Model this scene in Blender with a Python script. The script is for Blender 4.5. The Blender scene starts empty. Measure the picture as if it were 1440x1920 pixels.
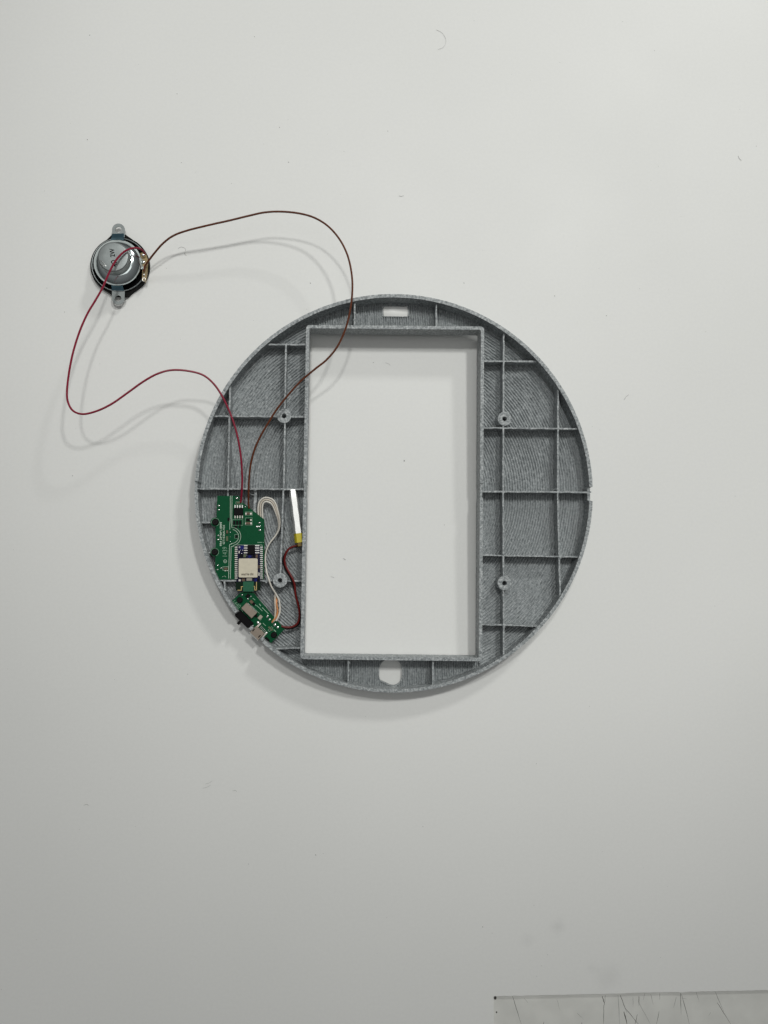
import bpy, bmesh, math, random
import numpy as np
from mathutils import Vector, Matrix

random.seed(7)
scene = bpy.context.scene
col = scene.collection
MM = 0.001

# ------------------------------------------------------------------ camera
CAM_H = 0.600                       # lens above the table sheet (z = 0)
FPX = 1440.0                        # focal length in photo pixels (photo 1440 x 1920)
NADIR = (655.0, 1035.0)             # photo pixel straight below the lens
fwd = Vector(((720 - NADIR[0]) / FPX, (NADIR[1] - 960) / FPX, -1.0)).normalized()
right = Vector((1, 0, 0)); right = (right - fwd * right.dot(fwd)).normalized()
up = right.cross(fwd)
CAM_R = Matrix((right, up, -fwd)).transposed()
CAM_P = Vector((0, 0, CAM_H))
cam_d = bpy.data.cameras.new('camera'); cam = bpy.data.objects.new('camera', cam_d)
col.objects.link(cam); scene.camera = cam
cam_d.sensor_fit = 'HORIZONTAL'; cam_d.sensor_width = 36.0
cam_d.lens = 36.0 * FPX / 1440.0
cam_d.clip_start = 0.01; cam_d.clip_end = 50
cam.matrix_world = Matrix.Translation(CAM_P) @ CAM_R.to_4x4()


# the printed frame lies slightly tipped: its lower edge rests on the table, its upper edge stands off on pegs.
# While LEAN[0] is set, heights are measured square to that tipped frame.
LEAN = [False]
LEAN_K, LEAN_Y, LEAN_DZ = 0.025, 0.045, -1.2 * MM


def lean(y): return LEAN_K * (y - LEAN_Y) + LEAN_DZ if LEAN[0] else 0.0


def P(px, py, z=0.0):
    """photo pixel -> world point on the plane at height z (millimetres)"""
    d = CAM_R @ Vector(((px - 720) / FPX, (960 - py) / FPX, -1.0))
    q = CAM_P
    for _ in range(4):
        t = (z * MM + lean(q.y) - CAM_H) / d.z
        q = CAM_P + d * t
    return Vector((q.x, q.y, z * MM))


# ------------------------------------------------------------------ light
world = bpy.data.worlds.new('World'); scene.world = world
world.use_nodes = True
wb = world.node_tree.nodes['Background']
# indoor surround: pale ceiling above, darker walls towards the horizon
wnt = world.node_tree
wtc = wnt.nodes.new('ShaderNodeTexCoord'); wsp = wnt.nodes.new('ShaderNodeSeparateXYZ'); wr = wnt.nodes.new('ShaderNodeValToRGB')
wnt.links.new(wtc.outputs['Generated'], wsp.inputs[0]); wnt.links.new(wsp.outputs['Z'], wr.inputs[0])
wr.color_ramp.elements[0].position = 0.05; wr.color_ramp.elements[0].color = (0.20, 0.21, 0.205, 1)
wr.color_ramp.elements[1].position = 0.75; wr.color_ramp.elements[1].color = (0.99, 1.0, 0.99, 1)
wnt.links.new(wr.outputs[0], wb.inputs[0]); wb.inputs[1].default_value = 0.19


def lamp_spot(name, loc, target, power, half_deg, blend, size, color):
    d = bpy.data.lights.new(name, 'SPOT'); d.energy = power; d.color = color
    d.spot_size = math.radians(half_deg * 2); d.spot_blend = blend; d.shadow_soft_size = size
    o = bpy.data.objects.new(name, d); col.objects.link(o); o.location = loc
    o.rotation_euler = (Vector(target) - Vector(loc)).to_track_quat('-Z', 'Y').to_euler()
    return o


def lamp_area(name, loc, target, power, sx, sy, color):
    d = bpy.data.lights.new(name, 'AREA'); d.energy = power; d.color = color
    d.shape = 'RECTANGLE'; d.size = sx; d.size_y = sy
    o = bpy.data.objects.new(name, d); col.objects.link(o); o.location = loc
    o.rotation_euler = (Vector(target) - Vector(loc)).to_track_quat('-Z', 'Y').to_euler()
    return o


NEUTRAL = (0.995, 1.0, 0.965)
lamp_spot('ceiling_downlight', (-0.08, 1.04, 2.2), (0.06, 0.22, 0), 47, 22, 0.6, 0.095, NEUTRAL)
lamp_spot('shade_edge_spot', (1.15, 1.7, 3.0), (0.20, 0.34, 0), 146, 9.2, 0.30, 0.15, NEUTRAL)  # added spot; its narrow cone edge stands in for a person's shadow, lower left
lamp_area('ceiling_lamp', (3.25, 5.4, 3.65), (0, 0.1, 0), 118, 0.65, 0.65, NEUTRAL)
lamp_area('ceiling_panel', (0.15, 0.2, 2.3), (0.1, 0.1, 0), 4.0, 1.2, 0.9, NEUTRAL)

scene.view_settings.view_transform = 'Standard'
scene.view_settings.look = 'None'
scene.view_settings.gamma = 1.0
scene.view_settings.exposure = 0.0
scene.view_settings.use_curve_mapping = False
scene.render.engine = 'CYCLES'

# ------------------------------------------------------------------ materials
MATS = {}


def nodes_of(name):
    m = bpy.data.materials.new(name); m.use_nodes = True
    nt = m.node_tree
    return m, nt, nt.nodes['Principled BSDF']


def mat(name, rgb, rough=0.5, metal=0.0, spec=0.5, var=0.0, vscale=300, bump=0.0, bscale=800, coat=0.0):
    if name in MATS: return MATS[name]
    m, nt, b = nodes_of(name)
    b.inputs['Base Color'].default_value = (*rgb, 1)
    b.inputs['Roughness'].default_value = rough
    b.inputs['Metallic'].default_value = metal
    b.inputs['Specular IOR Level'].default_value = spec
    b.inputs['Coat Weight'].default_value = coat
    tc = nt.nodes.new('ShaderNodeTexCoord')
    if var > 0:
        n = nt.nodes.new('ShaderNodeTexNoise'); n.inputs['Scale'].default_value = vscale
        n.inputs['Detail'].default_value = 4
        nt.links.new(tc.outputs['Object'], n.inputs['Vector'])
        r = nt.nodes.new('ShaderNodeValToRGB')
        r.color_ramp.elements[0].position = 0.32; r.color_ramp.elements[1].position = 0.68
        r.color_ramp.elements[0].color = (*[c * (1 - var) for c in rgb], 1)
        r.color_ramp.elements[1].color = (*[min(1, c * (1 + var)) for c in rgb], 1)
        nt.links.new(n.outputs['Fac'], r.inputs[0]); nt.links.new(r.outputs[0], b.inputs['Base Color'])
    if bump > 0:
        n2 = nt.nodes.new('ShaderNodeTexNoise'); n2.inputs['Scale'].default_value = bscale
        n2.inputs['Detail'].default_value = 3
        nt.links.new(tc.outputs['Object'], n2.inputs['Vector'])
        bp = nt.nodes.new('ShaderNodeBump'); bp.inputs['Strength'].default_value = bump
        bp.inputs['Distance'].default_value = 0.0004
        nt.links.new(n2.outputs['Fac'], bp.inputs['Height']); nt.links.new(bp.outputs[0], b.inputs['Normal'])
    MATS[name] = m
    return m


def pla_material(name, layers):
    """grey marbled printing plastic; layers = fine horizontal layer lines on the walls"""
    m, nt, b = nodes_of(name)
    L = nt.links
    tc = nt.nodes.new('ShaderNodeTexCoord')
    n = nt.nodes.new('ShaderNodeTexNoise'); n.inputs['Scale'].default_value = 620; n.inputs['Detail'].default_value = 5
    n.inputs['Roughness'].default_value = 0.65
    L.new(tc.outputs['Object'], n.inputs['Vector'])
    r = nt.nodes.new('ShaderNodeValToRGB')
    e = r.color_ramp.elements
    e[0].position = 0.34; e[0].color = (0.135, 0.150, 0.156, 1)
    e[1].position = 0.66; e[1].color = (0.520, 0.540, 0.545, 1)
    k = e.new(0.48); k.color = (0.275, 0.296, 0.304, 1)
    L.new(n.outputs['Fac'], r.inputs[0]); L.new(r.outputs[0], b.inputs['Base Color'])
    b.inputs['Roughness'].default_value = 0.48
    b.inputs['Specular IOR Level'].default_value = 0.4
    bp = nt.nodes.new('ShaderNodeBump'); bp.inputs['Distance'].default_value = 0.0003; bp.inputs['Strength'].default_value = 0.55
    n2 = nt.nodes.new('ShaderNodeTexNoise'); n2.inputs['Scale'].default_value = 900; n2.inputs['Detail'].default_value = 2
    L.new(tc.outputs['Object'], n2.inputs['Vector'])
    if layers:
        sp = nt.nodes.new('ShaderNodeSeparateXYZ'); L.new(tc.outputs['Object'], sp.inputs[0])
        mu = nt.nodes.new('ShaderNodeMath'); mu.operation = 'MULTIPLY'; mu.inputs[1].default_value = 2 * math.pi / 0.0006
        L.new(sp.outputs['Z'], mu.inputs[0])
        si = nt.nodes.new('ShaderNodeMath'); si.operation = 'SINE'; L.new(mu.outputs[0], si.inputs[0])
        ma = nt.nodes.new('ShaderNodeMath'); ma.operation = 'MULTIPLY_ADD'; ma.inputs[1].default_value = 0.25
        L.new(si.outputs[0], ma.inputs[0]); L.new(n2.outputs['Fac'], ma.inputs[2])
        L.new(ma.outputs[0], bp.inputs['Height'])
    else:
        L.new(n2.outputs['Fac'], bp.inputs['Height'])
    L.new(bp.outputs[0], b.inputs['Normal'])
    return m


PLA = pla_material('grey_print_plastic', True)
PLAF = pla_material('grey_print_floor', False)
for nd in PLAF.node_tree.nodes:
    if nd.type == 'VALTORGB':
        nd.color_ramp.elements[0].position = .2; nd.color_ramp.elements[2].position = .8


def table_material():
    m, nt, b = nodes_of('white_laminate')
    L = nt.links
    tc = nt.nodes.new('ShaderNodeTexCoord')
    n = nt.nodes.new('ShaderNodeTexNoise'); n.inputs['Scale'].default_value = 5; n.inputs['Detail'].default_value = 6
    L.new(tc.outputs['Object'], n.inputs['Vector'])
    r = nt.nodes.new('ShaderNodeValToRGB')
    r.color_ramp.elements[0].position = 0.3; r.color_ramp.elements[0].color = (0.752, 0.755, 0.740, 1)
    r.color_ramp.elements[1].position = 0.7; r.color_ramp.elements[1].color = (0.775, 0.776, 0.762, 1)
    L.new(n.outputs['Fac'], r.inputs[0])
    # very fine mottling of the laminate
    fn = nt.nodes.new('ShaderNodeTexNoise'); fn.inputs['Scale'].default_value = 420; fn.inputs['Detail'].default_value = 3
    L.new(tc.outputs['Object'], fn.inputs['Vector'])
    fr = nt.nodes.new('ShaderNodeMapRange'); fr.inputs['From Min'].default_value = .3; fr.inputs['From Max'].default_value = .7
    fr.inputs['To Min'].default_value = .986; fr.inputs['To Max'].default_value = 1.01
    L.new(fn.outputs['Fac'], fr.inputs['Value'])
    fm = nt.nodes.new('ShaderNodeVectorMath'); fm.operation = 'SCALE'
    L.new(r.outputs[0], fm.inputs[0]); L.new(fr.outputs[0], fm.inputs['Scale'])
    last = fm.outputs[0]
    # grey rubbed-in stains near the cut corner
    nn = nt.nodes.new('ShaderNodeTexNoise'); nn.inputs['Scale'].default_value = 90; nn.inputs['Detail'].default_value = 4
    L.new(tc.outputs['Object'], nn.inputs['Vector'])
    for (px, py, rad, amt) in ((1045, 1740, 9, .16), (990, 1762, 8, .12), (1142, 1832, 16, .10), (1110, 1815, 7, .10)):
        c = P(px, py, 0)
        vs = nt.nodes.new('ShaderNodeVectorMath'); vs.operation = 'DISTANCE'
        L.new(tc.outputs['Object'], vs.inputs[0]); vs.inputs[1].default_value = c
        ad = nt.nodes.new('ShaderNodeMath'); ad.operation = 'MULTIPLY_ADD'; ad.inputs[1].default_value = 0.012
        L.new(nn.outputs['Fac'], ad.inputs[0]); L.new(vs.outputs['Value'], ad.inputs[2])
        mr = nt.nodes.new('ShaderNodeMapRange')
        mr.inputs['From Min'].default_value = 0.004; mr.inputs['From Max'].default_value = 0.006 + rad * MM
        mr.inputs['To Min'].default_value = amt; mr.inputs['To Max'].default_value = 0
        mr.interpolation_type = 'SMOOTHSTEP'
        L.new(ad.outputs[0], mr.inputs['Value'])
        mx = nt.nodes.new('ShaderNodeMix'); mx.data_type = 'RGBA'
        L.new(mr.outputs[0], mx.inputs[0]); L.new(last, mx.inputs[6]); mx.inputs[7].default_value = (0.25, 0.25, 0.25, 1)
        last = mx.outputs[2]
    L.new(last, b.inputs['Base Color'])
    n3 = nt.nodes.new('ShaderNodeTexNoise'); n3.inputs['Scale'].default_value = 14; n3.inputs['Detail'].default_value = 8
    L.new(tc.outputs['Object'], n3.inputs['Vector'])
    mr = nt.nodes.new('ShaderNodeMapRange'); mr.inputs['To Min'].default_value = 0.38; mr.inputs['To Max'].default_value = 0.56
    L.new(n3.outputs['Fac'], mr.inputs['Value']); L.new(mr.outputs[0], b.inputs['Roughness'])
    b.inputs['Specular IOR Level'].default_value = 0.3
    return m


TABLE = table_material()
BOARD_UNDER = mat('scuffed_white_board', (0.66, 0.66, 0.63), 0.55, var=0.06, vscale=60)
SHEET_EDGE = mat('white_sheet_edge', (0.88, 0.88, 0.86), 0.5)
SCRATCH = mat('scratch_black', (0.055, 0.05, 0.045), 0.8)
SCRATCH2 = mat('scratch_grey', (0.26, 0.26, 0.25), 0.8)
DUST = mat('dust_grey', (0.22, 0.22, 0.21), 0.9)
DUST2 = mat('dust_dark', (0.04, 0.04, 0.04), 0.9)
RED = mat('red_wire_sheath', (0.225, 0.009, 0.031), 0.38, spec=0.3, var=0.08, vscale=120)
BROWN = mat('brown_wire_sheath', (0.105, 0.029, 0.011), 0.38, spec=0.3, var=0.1, vscale=120)
DRED = mat('dark_red_wire_sheath', (0.12, 0.008, 0.007), 0.4, spec=0.25)
BLACKW = mat('black_wire_sheath', (0.006, 0.005, 0.005), 0.45, spec=0.2)
WHITEW = mat('white_wire_sheath', (0.66, 0.63, 0.57), 0.42, var=0.05, vscale=150)
CREAMW = mat('cream_wire_sheath', (0.56, 0.50, 0.42), 0.42)
ORANGEW = mat('orange_wire_core', (0.56, 0.24, 0.09), 0.4, var=0.2, vscale=400)
GREEN = mat('green_solder_mask', (0.0014, 0.068, 0.025), 0.42, spec=0.12, var=0.06, vscale=250)
GREEN2 = mat('green_trace', (0.002, 0.074, 0.028), 0.42, spec=0.12)
DGREEN = mat('dark_green_mask', (0.005, 0.017, 0.008), 0.45, spec=0.1)
BOARDEDGE = mat('fibreglass_edge', (0.20, 0.26, 0.15), 0.6)
NAVY = mat('navy_solder_mask', (0.008, 0.008, 0.034), 0.4, spec=0.15, var=0.3, vscale=500)
BLUE = mat('blue_mask', (0.010, 0.014, 0.13), 0.4, spec=0.15)
SILK = mat('white_silkscreen', (0.52, 0.62, 0.52), 0.6)
SILKD = mat('thin_silkscreen', (0.27, 0.42, 0.31), 0.6)
SOLDER = mat('solder', (0.80, 0.80, 0.78), 0.22, metal=0.9)
TIN = mat('tinned_pad', (0.72, 0.70, 0.64), 0.35, metal=0.6)
GOLD = mat('gold_trace', (0.62, 0.46, 0.20), 0.4, metal=0.5)
CHIP = mat('black_epoxy', (0.0035, 0.003, 0.0035), 0.5, spec=0.12)
BRCHIP = mat('brown_ceramic', (0.12, 0.075, 0.045), 0.5)
STICKER = mat('cream_sticker', (0.62, 0.57, 0.45), 0.6, var=0.05, vscale=400)
INK = mat('brown_ink', (0.06, 0.045, 0.03), 0.7)
EARST = mat('dull_zinc_ear', (0.25, 0.27, 0.27), 0.5, metal=1.0, var=0.08, vscale=260)
STEEL = mat('zinc_steel', (0.60, 0.66, 0.67), 0.16, metal=1.0, var=0.04, vscale=140, bump=0.03)
CAPST = mat('brushed_zinc_cap', (0.29, 0.315, 0.315), 0.5, metal=1.0, var=0.06, vscale=220, bump=0.06)
BLUEST = mat('blue_tinted_zinc', (0.13, 0.24, 0.30), 0.28, metal=1.0, var=0.08, vscale=140)
CANST = mat('nickel_can', (0.38, 0.32, 0.265), 0.42, metal=1.0, var=0.05, vscale=300)
SCREWB = mat('black_oxide_screw', (0.004, 0.0035, 0.0035), 0.4, spec=0.2)
RUBBER = mat('black_gasket', (0.004, 0.004, 0.004), 0.6, spec=0.1)
CONE = mat('black_paper_cone', (0.003, 0.003, 0.003), 0.8, spec=0.05)
TERM = mat('tan_terminal_board', (0.30, 0.22, 0.10), 0.5, var=0.25, vscale=500)
FOIL = mat('silver_foil', (0.86, 0.86, 0.85), 0.26, metal=0.75, bump=0.25, bscale=120)
KAPTON = mat('yellow_tape', (0.52, 0.43, 0.008), 0.25, spec=0.6)
DKAPTON = mat('amber_tape', (0.14, 0.085, 0.005), 0.3)

# ------------------------------------------------------------------ mesh helpers


class MB:
    def __init__(self):
        self.v = []; self.f = []; self.s = []

    def add(self, verts, faces, smooth=False):
        o = len(self.v)
        self.v += [Vector(q) for q in verts]
        self.f += [tuple(i + o for i in f) for f in faces]
        self.s += [smooth] * len(faces)
        return self

    def prism(self, pts, z0, z1):
        n = len(pts)
        a = sum(pts[i][0] * pts[(i + 1) % n][1] - pts[(i + 1) % n][0] * pts[i][1] for i in range(n))
        if a < 0: pts = pts[::-1]
        vs = [(p[0], p[1], z0) for p in pts] + [(p[0], p[1], z1) for p in pts]
        fs = [tuple(range(n - 1, -1, -1)), tuple(range(n, 2 * n))]
        fs += [(i, (i + 1) % n, n + (i + 1) % n, n + i) for i in range(n)]
        return self.add(vs, fs)

    def box(self, c, ax, hx, hy, z0, z1, bev=0.0):
        """box with centre c (x,y), long axis direction ax (x,y), half sizes, bevelled top edge"""
        a = Vector((ax[0], ax[1])).normalized(); b = Vector((-a.y, a.x)); c = Vector((c[0], c[1]))
        q = lambda u, w: c + a * u + b * w
        lo = [q(-hx, -hy), q(hx, -hy), q(hx, hy), q(-hx, hy)]
        if bev <= 0: return self.prism([tuple(p) for p in lo], z0, z1)
        hi = [q(-hx + bev, -hy + bev), q(hx - bev, -hy + bev), q(hx - bev, hy - bev), q(-hx + bev, hy - bev)]
        vs = [(*p, z0) for p in lo] + [(*p, z1 - bev) for p in lo] + [(*p, z1) for p in hi]
        fs = [(3, 2, 1, 0)] + [(i, (i + 1) % 4, 4 + (i + 1) % 4, 4 + i) for i in range(4)]
        fs += [(4 + i, 4 + (i + 1) % 4, 8 + (i + 1) % 4, 8 + i) for i in range(4)] + [(8, 9, 10, 11)]
        return self.add(vs, fs)

    def tube(self, pts, r, seg=8, caps=True):
        pts = [Vector(p) for p in pts]; n = len(pts)
        rr = r if isinstance(r, (list, tuple)) else [r] * n
        t0 = (pts[1] - pts[0]).normalized()
        nrm = t0.orthogonal().normalized(); vs = []; fs = []
        for i in range(n):
            t = (pts[min(i + 1, n - 1)] - pts[max(i - 1, 0)]).normalized()
            nrm = (nrm - t * nrm.dot(t)).normalized(); bi = t.cross(nrm)
            for k in range(seg):
                a = 2 * math.pi * k / seg
                vs.append(pts[i] + (nrm * math.cos(a) + bi * math.sin(a)) * rr[i])
        for i in range(n - 1):
            for k in range(seg):
                fs.append((i * seg + k, i * seg + (k + 1) % seg, (i + 1) * seg + (k + 1) % seg, (i + 1) * seg + k))
        if caps:
            fs.append(tuple(range(seg - 1, -1, -1))); fs.append(tuple(range((n - 1) * seg, n * seg)))
        return self.add(vs, fs, True)

    def lathe(self, c, prof, seg=64, close_bottom=False, close_top=True, smooth=True):
        """prof: list of (r, z)"""
        vs = []; fs = []
        for (r, z) in prof:
            for k in range(seg):
                a = 2 * math.pi * k / seg
                vs.append((c[0] + r * math.cos(a), c[1] + r * math.sin(a), z))
        m = len(prof)
        for i in range(m - 1):
            for k in range(seg):
                fs.append((i * seg + k, i * seg + (k + 1) % seg, (i + 1) * seg + (k + 1) % seg, (i + 1) * seg + k))
        self.add(vs, fs, smooth)
        o = len(self.v) - len(vs)
        if close_top:
            self.f.append(tuple(o + (m - 1) * seg + k for k in range(seg))); self.s.append(False)
        if close_bottom:
            self.f.append(tuple(o + k for k in range(seg - 1, -1, -1))); self.s.append(False)
        return self

    def blob(self, c, rx, ry, rz, ang=0, seg=10, rings=5):
        """half ellipsoid sitting on c (a solder bead)"""
        vs = []; fs = []; ca, sa = math.cos(ang), math.sin(ang)
        for i in range(rings):
            th = (math.pi / 2) * i / rings
            for k in range(seg):
                a = 2 * math.pi * k / seg
                x = rx * math.cos(th) * math.cos(a); y = ry * math.cos(th) * math.sin(a)
                vs.append((c[0] + x * ca - y * sa, c[1] + x * sa + y * ca, c[2] + rz * math.sin(th)))
        vs.append((c[0], c[1], c[2] + rz))
        for i in range(rings - 1):
            for k in range(seg):
                fs.append((i * seg + k, i * seg + (k + 1) % seg, (i + 1) * seg + (k + 1) % seg, (i + 1) * seg + k))
        for k in range(seg):
            fs.append(((rings - 1) * seg + k, (rings - 1) * seg + (k + 1) % seg, rings * seg))
        return self.add(vs, fs, True)

    def build(self, name, m, parent=None, root=None):
        """root: world location of the thing's Empty; child vertices are stored relative to it"""
        off = Vector(root) if root is not None else Vector((0, 0, 0))
        me = bpy.data.meshes.new(name)
        me.from_pydata([v - off + Vector((0, 0, lean(v.y))) for v in self.v], [], self.f)
        me.polygons.foreach_set('use_smooth', self.s)
        me.materials.append(m); me.update()
        if any(self.s): me.set_sharp_from_angle(angle=math.radians(38))
        o = bpy.data.objects.new(name, me); col.objects.link(o)
        if parent is not None: o.parent = parent
        return o


def tag(o, label=None, cat=None, group=None, kind=None):
    if label: o['label'] = label
    if cat: o['category'] = cat
    if group: o['group'] = group
    if kind: o['kind'] = kind
    return o


def thing(name, loc, label, cat):
    o = bpy.data.objects.new(name, None); col.objects.link(o); o.location = loc
    o.empty_display_size = 0.01
    return tag(o, label, cat)


def holed_prism(outer, holes, z0, z1):
    """plate with holes, MB"""
    from mathutils.geometry import tessellate_polygon
    loops = [[Vector((p[0], p[1], 0)) for p in lp] for lp in [outer] + holes]
    vs = [tuple(v) for lp in loops for v in lp]; n = len(vs)
    tris = []
    for t in tessellate_polygon(loops):
        p0, p1, p2 = (Vector(vs[i]) for i in t)
        ar = (p1 - p0).cross(p2 - p0).z
        if abs(ar) > 1e-14: tris.append(list(t) if ar > 0 else list(t)[::-1])
    mb = MB()
    fs = [tuple(i + n for i in t) for t in tris] + [tuple(t[::-1]) for t in tris]
    o = 0
    for li, loop in enumerate([outer] + holes):
        k = len(loop)
        a = sum(loop[i][0] * loop[(i + 1) % k][1] - loop[(i + 1) % k][0] * loop[i][1] for i in range(k))
        ccw = (a > 0) if li == 0 else (a < 0)
        for i in range(k):
            i0, i1 = o + i, o + (i + 1) % k
            fs.append((i0, i1, i1 + n, i0 + n) if ccw else (i1, i0, i0 + n, i1 + n))
        o += k
    mb.add([(v[0], v[1], z0) for v in vs] + [(v[0], v[1], z1) for v in vs], fs)
    return mb


def spline(pts, per=10):
    """Catmull-Rom through points"""
    pts = [Vector(p) for p in pts]
    q = [pts[0] * 2 - pts[1]] + pts + [pts[-1] * 2 - pts[-2]]
    out = []
    for i in range(1, len(q) - 2):
        p0, p1, p2, p3 = q[i - 1:i + 3]
        for k in range(per):
            t = k / per
            out.append(0.5 * ((2 * p1) + (p2 - p0) * t + (2 * p0 - 5 * p1 + 4 * p2 - p3) * t * t + (3 * p1 - p0 - 3 * p2 + p3) * t ** 3))
    out.append(pts[-1])
    return out


def arc(c, r, a0, a1, n):
    return [(c[0] + r * math.cos(a0 + (a1 - a0) * i / n), c[1] + r * math.sin(a0 + (a1 - a0) * i / n)) for i in range(n + 1)]


def rrect(x0, y0, x1, y1, r, n=5):
    pts = []
    for (cx, cy, a) in ((x1 - r, y1 - r, 0), (x0 + r, y1 - r, 90), (x0 + r, y0 + r, 180), (x1 - r, y0 + r, 270)):
        pts += arc((cx, cy), r, math.radians(a), math.radians(a + 90), n)
    return pts


def text_mesh(body, name, size, center, angle, z, m, parent, root, thick=0.0, xs=1.0):
    cu = bpy.data.curves.new('lettering_curve', 'FONT'); cu.body = body; cu.size = size
    cu.align_x = 'CENTER'; cu.align_y = 'CENTER'; cu.offset = thick
    cu.resolution_u = 3
    to = bpy.data.objects.new('lettering_tmp', cu); col.objects.link(to)
    dg = bpy.context.evaluated_depsgraph_get(); dg.update()
    me = bpy.data.meshes.new_from_object(to.evaluated_get(dg))
    bpy.data.objects.remove(to); bpy.data.curves.remove(cu)
    ca, sa = math.cos(angle), math.sin(angle)
    for v in me.vertices:
        x, y = v.co.x * xs, v.co.y
        v.co = Vector((center[0] + x * ca - y * sa, center[1] + x * sa + y * ca, z)) - Vector(root)
        v.co.z += lean(v.co.y + root[1])
    me.materials.clear(); me.materials.append(m); me.name = name
    o = bpy.data.objects.new(name, me); col.objects.link(o); o.parent = parent
    return o


def line(mb, pts, w, z):
    """flat printed line (thin raised strip) along 2-D points"""
    for i in range(len(pts) - 1):
        a = Vector(pts[i][:2]); b = Vector(pts[i + 1][:2])
        if (b - a).length < 1e-7: continue
        mb.box((a + b) / 2, b - a, (b - a).length / 2 + w * 0.3, w / 2, z, z + 0.00004)


def L2(px, py, z):
    p = P(px, py, z); return (p.x, p.y)


# ------------------------------------------------------------------ table
SHEET_T = 2.4 * MM
corner = P(925.5, 1868, 0); edge_r = P(1440, 1857, 0)
sl = (edge_r.y - corner.y) / (edge_r.x - corner.x)
X1 = 1.3; Y0 = -1.3
edge_pts = []
x = corner.x
rngs = random.Random(3)
while x < 0.42:
    j = rngs.uniform(-0.12, 0.12) * MM
    if abs(x - P(978, 1866).x) < 0.9 * MM: j -= 0.45 * MM
    if abs(x - P(1277, 1861).x) < 2.6 * MM: j -= 0.55 * MM
    if x > P(1173, 1863).x: j += 0.25 * MM
    edge_pts.append((x, corner.y + sl * (x - corner.x) + j))
    x += 2.2 * MM
edge_pts.append((X1, corner.y + sl * (X1 - corner.x)))
low_left = P(926.5, 1925, 0)
lx = corner.x + (low_left.x - corner.x) * 30
outline = [(-1.3, Y0), (corner.x, Y0), (corner.x, corner.y)] + edge_pts[1:] + [(X1, 1.6), (-1.3, 1.6)]
sheet = MB().prism(outline, -SHEET_T, 0).build('table_surface', TABLE)
sheet.data.materials.append(SHEET_EDGE)
for p in sheet.data.polygons:
    if abs(p.normal.z) < 0.5: p.material_index = 1
tag(sheet, kind='structure')
ub = MB().box((0, 0.15), (1, 0), 1.31, 1.46, -14 * MM, -SHEET_T - 0.05 * MM).build('table_underlayer', BOARD_UNDER)
tag(ub, 'scuffed white board showing in the cut-out corner of the table sheet', kind='structure')
ZB = -SHEET_T - 0.04 * MM
rs = random.Random(11)
scr = [  # photo pixels of the cuts (x0,y0,x1,y1,width mm,dark)
    (961, 1868, 978, 1922, .45, 1), (983, 1872, 991, 1881, .25, 0), (1044, 1873, 1050, 1895, .25, 0),
    (1129, 1868, 1134, 1884, .8, 1), (1132, 1884, 1132, 1925, .5, 1), (1135, 1866, 1133, 1890, .3, 1),
    (1159, 1866, 1162, 1925, .45, 0), (1163, 1866, 1176, 1900, .5, 1), (1170, 1897, 1177, 1925, 1.0, 1),
    (1172, 1890, 1201, 1925, .45, 1), (1187, 1870, 1187, 1888, .3, 0), (1198, 1868, 1198, 1886, .6, 1),
    (1199, 1882, 1222, 1925, .35, 0), (1209, 1862, 1206, 1876, .3, 0), (1220, 1864, 1225, 1884, .35, 0),
    (1195, 1902, 1190, 1925, .5, 1), (1236, 1896, 1230, 1925, .4, 1), (1237, 1862, 1237, 1875, .4, 0),
    (1268, 1869, 1263, 1890, .4, 0), (1276, 1862, 1277, 1902, .5, 1), (1278, 1864, 1294, 1925, .45, 1),
    (1305, 1860, 1311, 1878, .35, 0), (1341, 1860, 1357, 1897, .5, 0), (1345, 1880, 1373, 1925, .5, 1),
    (1082, 1899, 1094, 1911, .3, 0), (1091, 1917, 1090, 1925, .4, 1), (1020, 1916, 1018, 1925, .4, 1),
    (1280, 1872, 1288, 1873, .3, 0), (1333, 1898, 1328, 1906, .2, 0)]
for (x0, y0, x1, y1, w, dark) in scr:
    a = P(x0, y0, -2.4); b = P(x1, y1, -2.4); mb = MB(); n = 7
    pr = Vector((-(b - a).y, (b - a).x, 0)).normalized()
    vs = []; fs = []
    for i in range(n + 1):
        t = i / n; c = a.lerp(b, t) + pr * rs.uniform(-.12, .12) * MM
        hw = w * MM * 0.38 * (0.35 + 0.65 * math.sin(math.pi * min(1, t + .12))) * rs.uniform(.7, 1.15)
        vs += [(*(c - pr * hw).xy, ZB), (*(c + pr * hw).xy, ZB)]
    fs = [(2 * i, 2 * i + 2, 2 * i + 3, 2 * i + 1) for i in range(n)]
    mb.add(vs, fs).build('scratch', SCRATCH if dark else SCRATCH2, ub)
# dent and grime in the corner of the cut
g = MB(); c = P(928.5, 1871, -2.4)
g.blob((c.x, c.y, ZB), 1.1 * MM, 1.4 * MM, .12 * MM).build('grime_spot', SCRATCH, ub)
c = P(931, 1898, -2.4)
MB().blob((c.x, c.y, ZB), .6 * MM, .7 * MM, .12 * MM).build('grime_spot', SCRATCH, ub)
c0 = P(925.7, 1872, -2.4); c1 = P(926.2, 1925, -2.4)

# dust and hairs lying on the sheet: uncountable
rd = random.Random(5)
d1 = MB()


def speck(px, py, s, mb=d1):
    c = P(px, py, 0); a = rd.uniform(0, 3.14); k = rd.randint(4, 6)
    pts = []
    for i in range(k):
        th = 2 * math.pi * i / k + rd.uniform(-.3, .3); r = s * MM * rd.uniform(.6, 1.1)
        u, w = r * math.cos(th), r * .6 * math.sin(th)
        pts.append((c.x + u * math.cos(a) - w * math.sin(a), c.y + u * math.sin(a) + w * math.cos(a)))
    mb.prism(pts, 0, .12 * MM)


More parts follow.
